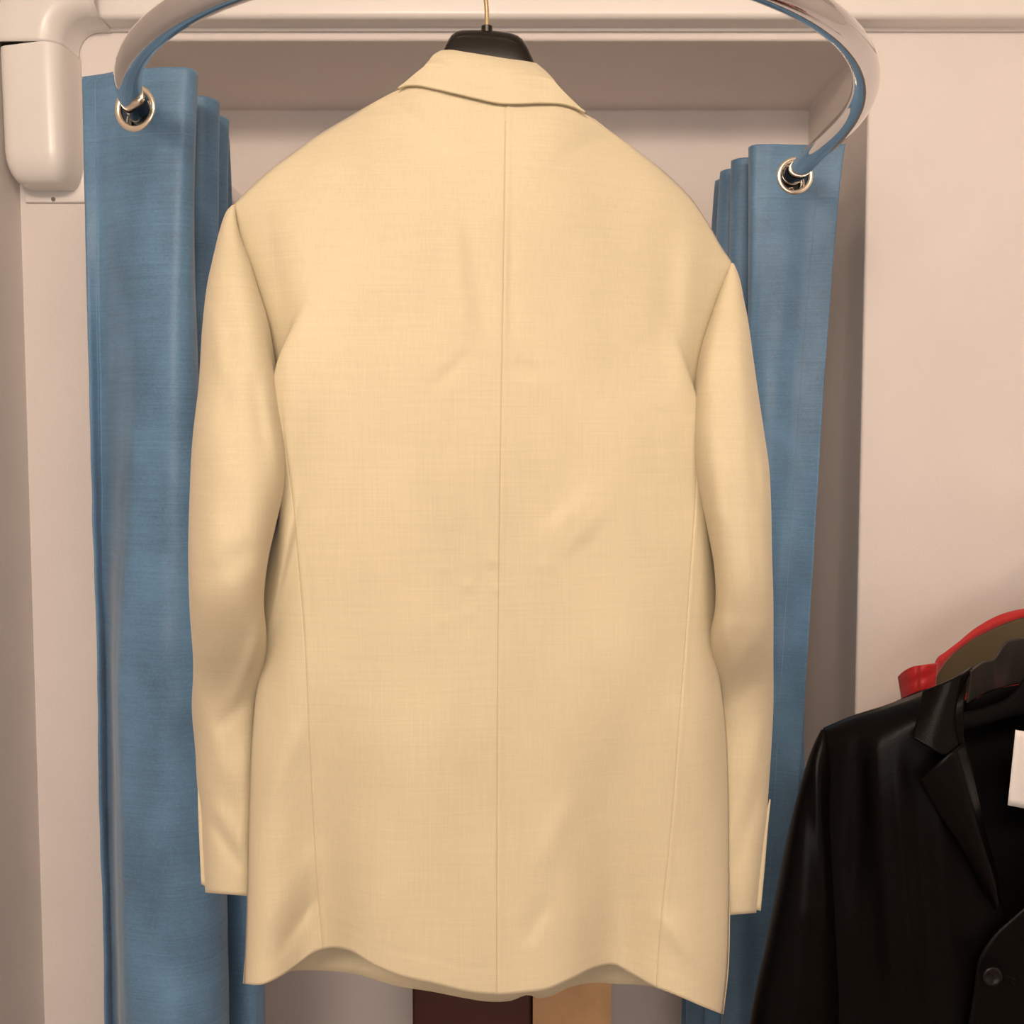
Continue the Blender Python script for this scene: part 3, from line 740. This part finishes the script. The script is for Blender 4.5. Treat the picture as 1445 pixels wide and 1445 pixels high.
# stand-up collar: rim outside, lining inside
ro = [(1322, 934), (1323, 929), (1334, 920), (1347, 911), (1358, 903), (1372, 891), (1390, 879), (1415, 867), (1445, 860), (1485, 856), (1525, 855)]
ri2 = [(1316, 962), (1326, 944), (1342, 924), (1362, 908), (1385, 894), (1412, 881), (1445, 870), (1485, 864), (1525, 862)]
rimT = ro + mr(ro)[::-1][1:]; rimB = ri2 + mr(ri2)[::-1][1:]
carc = lambda t: .070 * np.sin(math.pi * np.clip(t, 0, 1)) ** .8
lpatch('collar_rim', rimT, rimB, [ro[0], ri2[0]], [mr(ro)[0], mr(ri2)[0]], lambda s, t, x, y: RDp - .055 + carc(t) + .006 * (1 - s) - .004 * np.sin(math.pi * s), M['red'], (14, 100), parent=rj, solid=.004)
cb = [(1312, 988), (1380, 975), (1450, 965), (1525, 962)]
lpatch('collar_lining', rimB, cb + mr(cb)[::-1][1:], [ri2[0], cb[0]], [mr(ri2)[0], mr(cb)[0]], lambda s, t, x, y: RDp - .053 + carc(t) + .010 * s, M['khaki'], (24, 100), parent=rj, solid=.003)
fT = [(1268, 955), (1276, 947), (1287, 941), (1298, 939), (1312, 937), (1322, 936)]; fB = [(1276, 1003), (1300, 1000), (1318, 994)]
def flapd(s, t, x, y): return RDp - .060 - .010 * np.sin(math.pi * t) + .030 * (1 - t) ** 2 + .004 * np.exp(-((x - 1296) / 2.0) ** 2) + .0007 * np.sin(y * .31 + x * .15)
lpatch('collar_tab', fT, fB, [fT[0], fB[0]], [fT[-1], fB[-1]], flapd, M['red'], (30, 40), parent=rj, solid=.003)
lpatch('collar_tab', mr(fT)[::-1], mr(fB)[::-1], [mr(fT)[-1], mr(fB)[-1]], [mr(fT)[0], mr(fB)[0]], lambda s, t, x, y: flapd(s, 1 - t, 2 * RX - x, y), M['red'], (30, 40), parent=rj, solid=.003)
adopt(rj)
rl = rail_at(1.515)
hanger('black hanger inside the red jacket, mostly hidden', 1520, 905,
       [(1310, 1030, 1042, .005), (1380, 1012, 1028, .007), (1450, 998, 1018, .009), (1500, 950, 1006, .010), (1520, 912, 1004, .010), (1540, 950, 1006, .010), (1590, 998, 1018, .009), (1660, 1012, 1028, .007), (1738, 1030, 1042, .005)],
       RDp, 0, tuple(rl), 0, M['inside'], M['brass'], .0165, 0, (-.8, .6, 0))

# ------------------------------------------------------------------ things standing in the alcove
a = P(582, 1445, 1.80); b = P(750, 1445, 1.80)
st = thing('stool', 'dark brown leather covered stool under the blazer hem in the alcove', 'stool', ((a[0] + b[0]) / 2, 1.91, 0))
box('seat', a[0], b[0], 1.80, 2.02, .19, .475, M['brown'], st, bevel=.006)
for x in (a[0] + .022, b[0] - .022):
    for y in (1.825, 1.995):
        v, f = tube_geo([(x, y, 0), (x, y, .192)], [.010, .015], 14); mesh_obj('leg', v, f, M['wood'], st, auto=50)
adopt(st)
a = P(752.5, 1445, 1.795); b = P(862, 1445, 1.795)
bg = thing('paper_bag', 'brown kraft paper bag standing beside the dark stool under the blazer', 'paper bag', ((a[0] + b[0]) / 2, 1.85, 0))
x0, x1, y0, y1, zt = a[0] - .0005, b[0], 1.795, 1.915, .490
nz = 24; G = []
for i in range(nz + 1):
    t = i / nz; z = zt * t; row = []
    sq = .020 * math.sin(t * math.pi) 
    loop = [(x0, y0), ((x0 + x1) / 2, y0 - .003), (x1, y0), (x1 - sq, (y0 + y1) / 2), (x1, y1), ((x0 + x1) / 2, y1), (x0, y1), (x0 + sq, (y0 + y1) / 2)]
    for k in range(len(loop)):
        p0, p1 = np.array(loop[k]), np.array(loop[(k + 1) % len(loop)])
        for e in range(6):
            q = p0 + (p1 - p0) * e / 6
            row.append((q[0], q[1] + .004 * math.sin(9 * t + 60 * q[0]) * (1 if k < 2 else 0), z))
    G.append(row)
G = np.array(G); nt = G.shape[1]
v = list(G.reshape(-1, 3)); f = grid_faces(nz + 1, nt, True); f.append(tuple(range(nt)))
mesh_obj('bag_body', v, f, M['kraft'], bg, auto=35, solid=.0008)
for yy in (y0 - .0022, y1 + .0022):
    m_ = (x0 + x1) / 2
    hp = smooth_curve([(m_ - .028, yy, zt - .045), (m_ - .028, yy, zt + .0), (m_ - .018, yy, zt + .035), (m_ + .018, yy, zt + .035), (m_ + .028, yy, zt), (m_ + .028, yy, zt - .045)], 30)
    tube('handle', hp, .0018, M['kraft_in'], bg, 8)
adopt(bg)
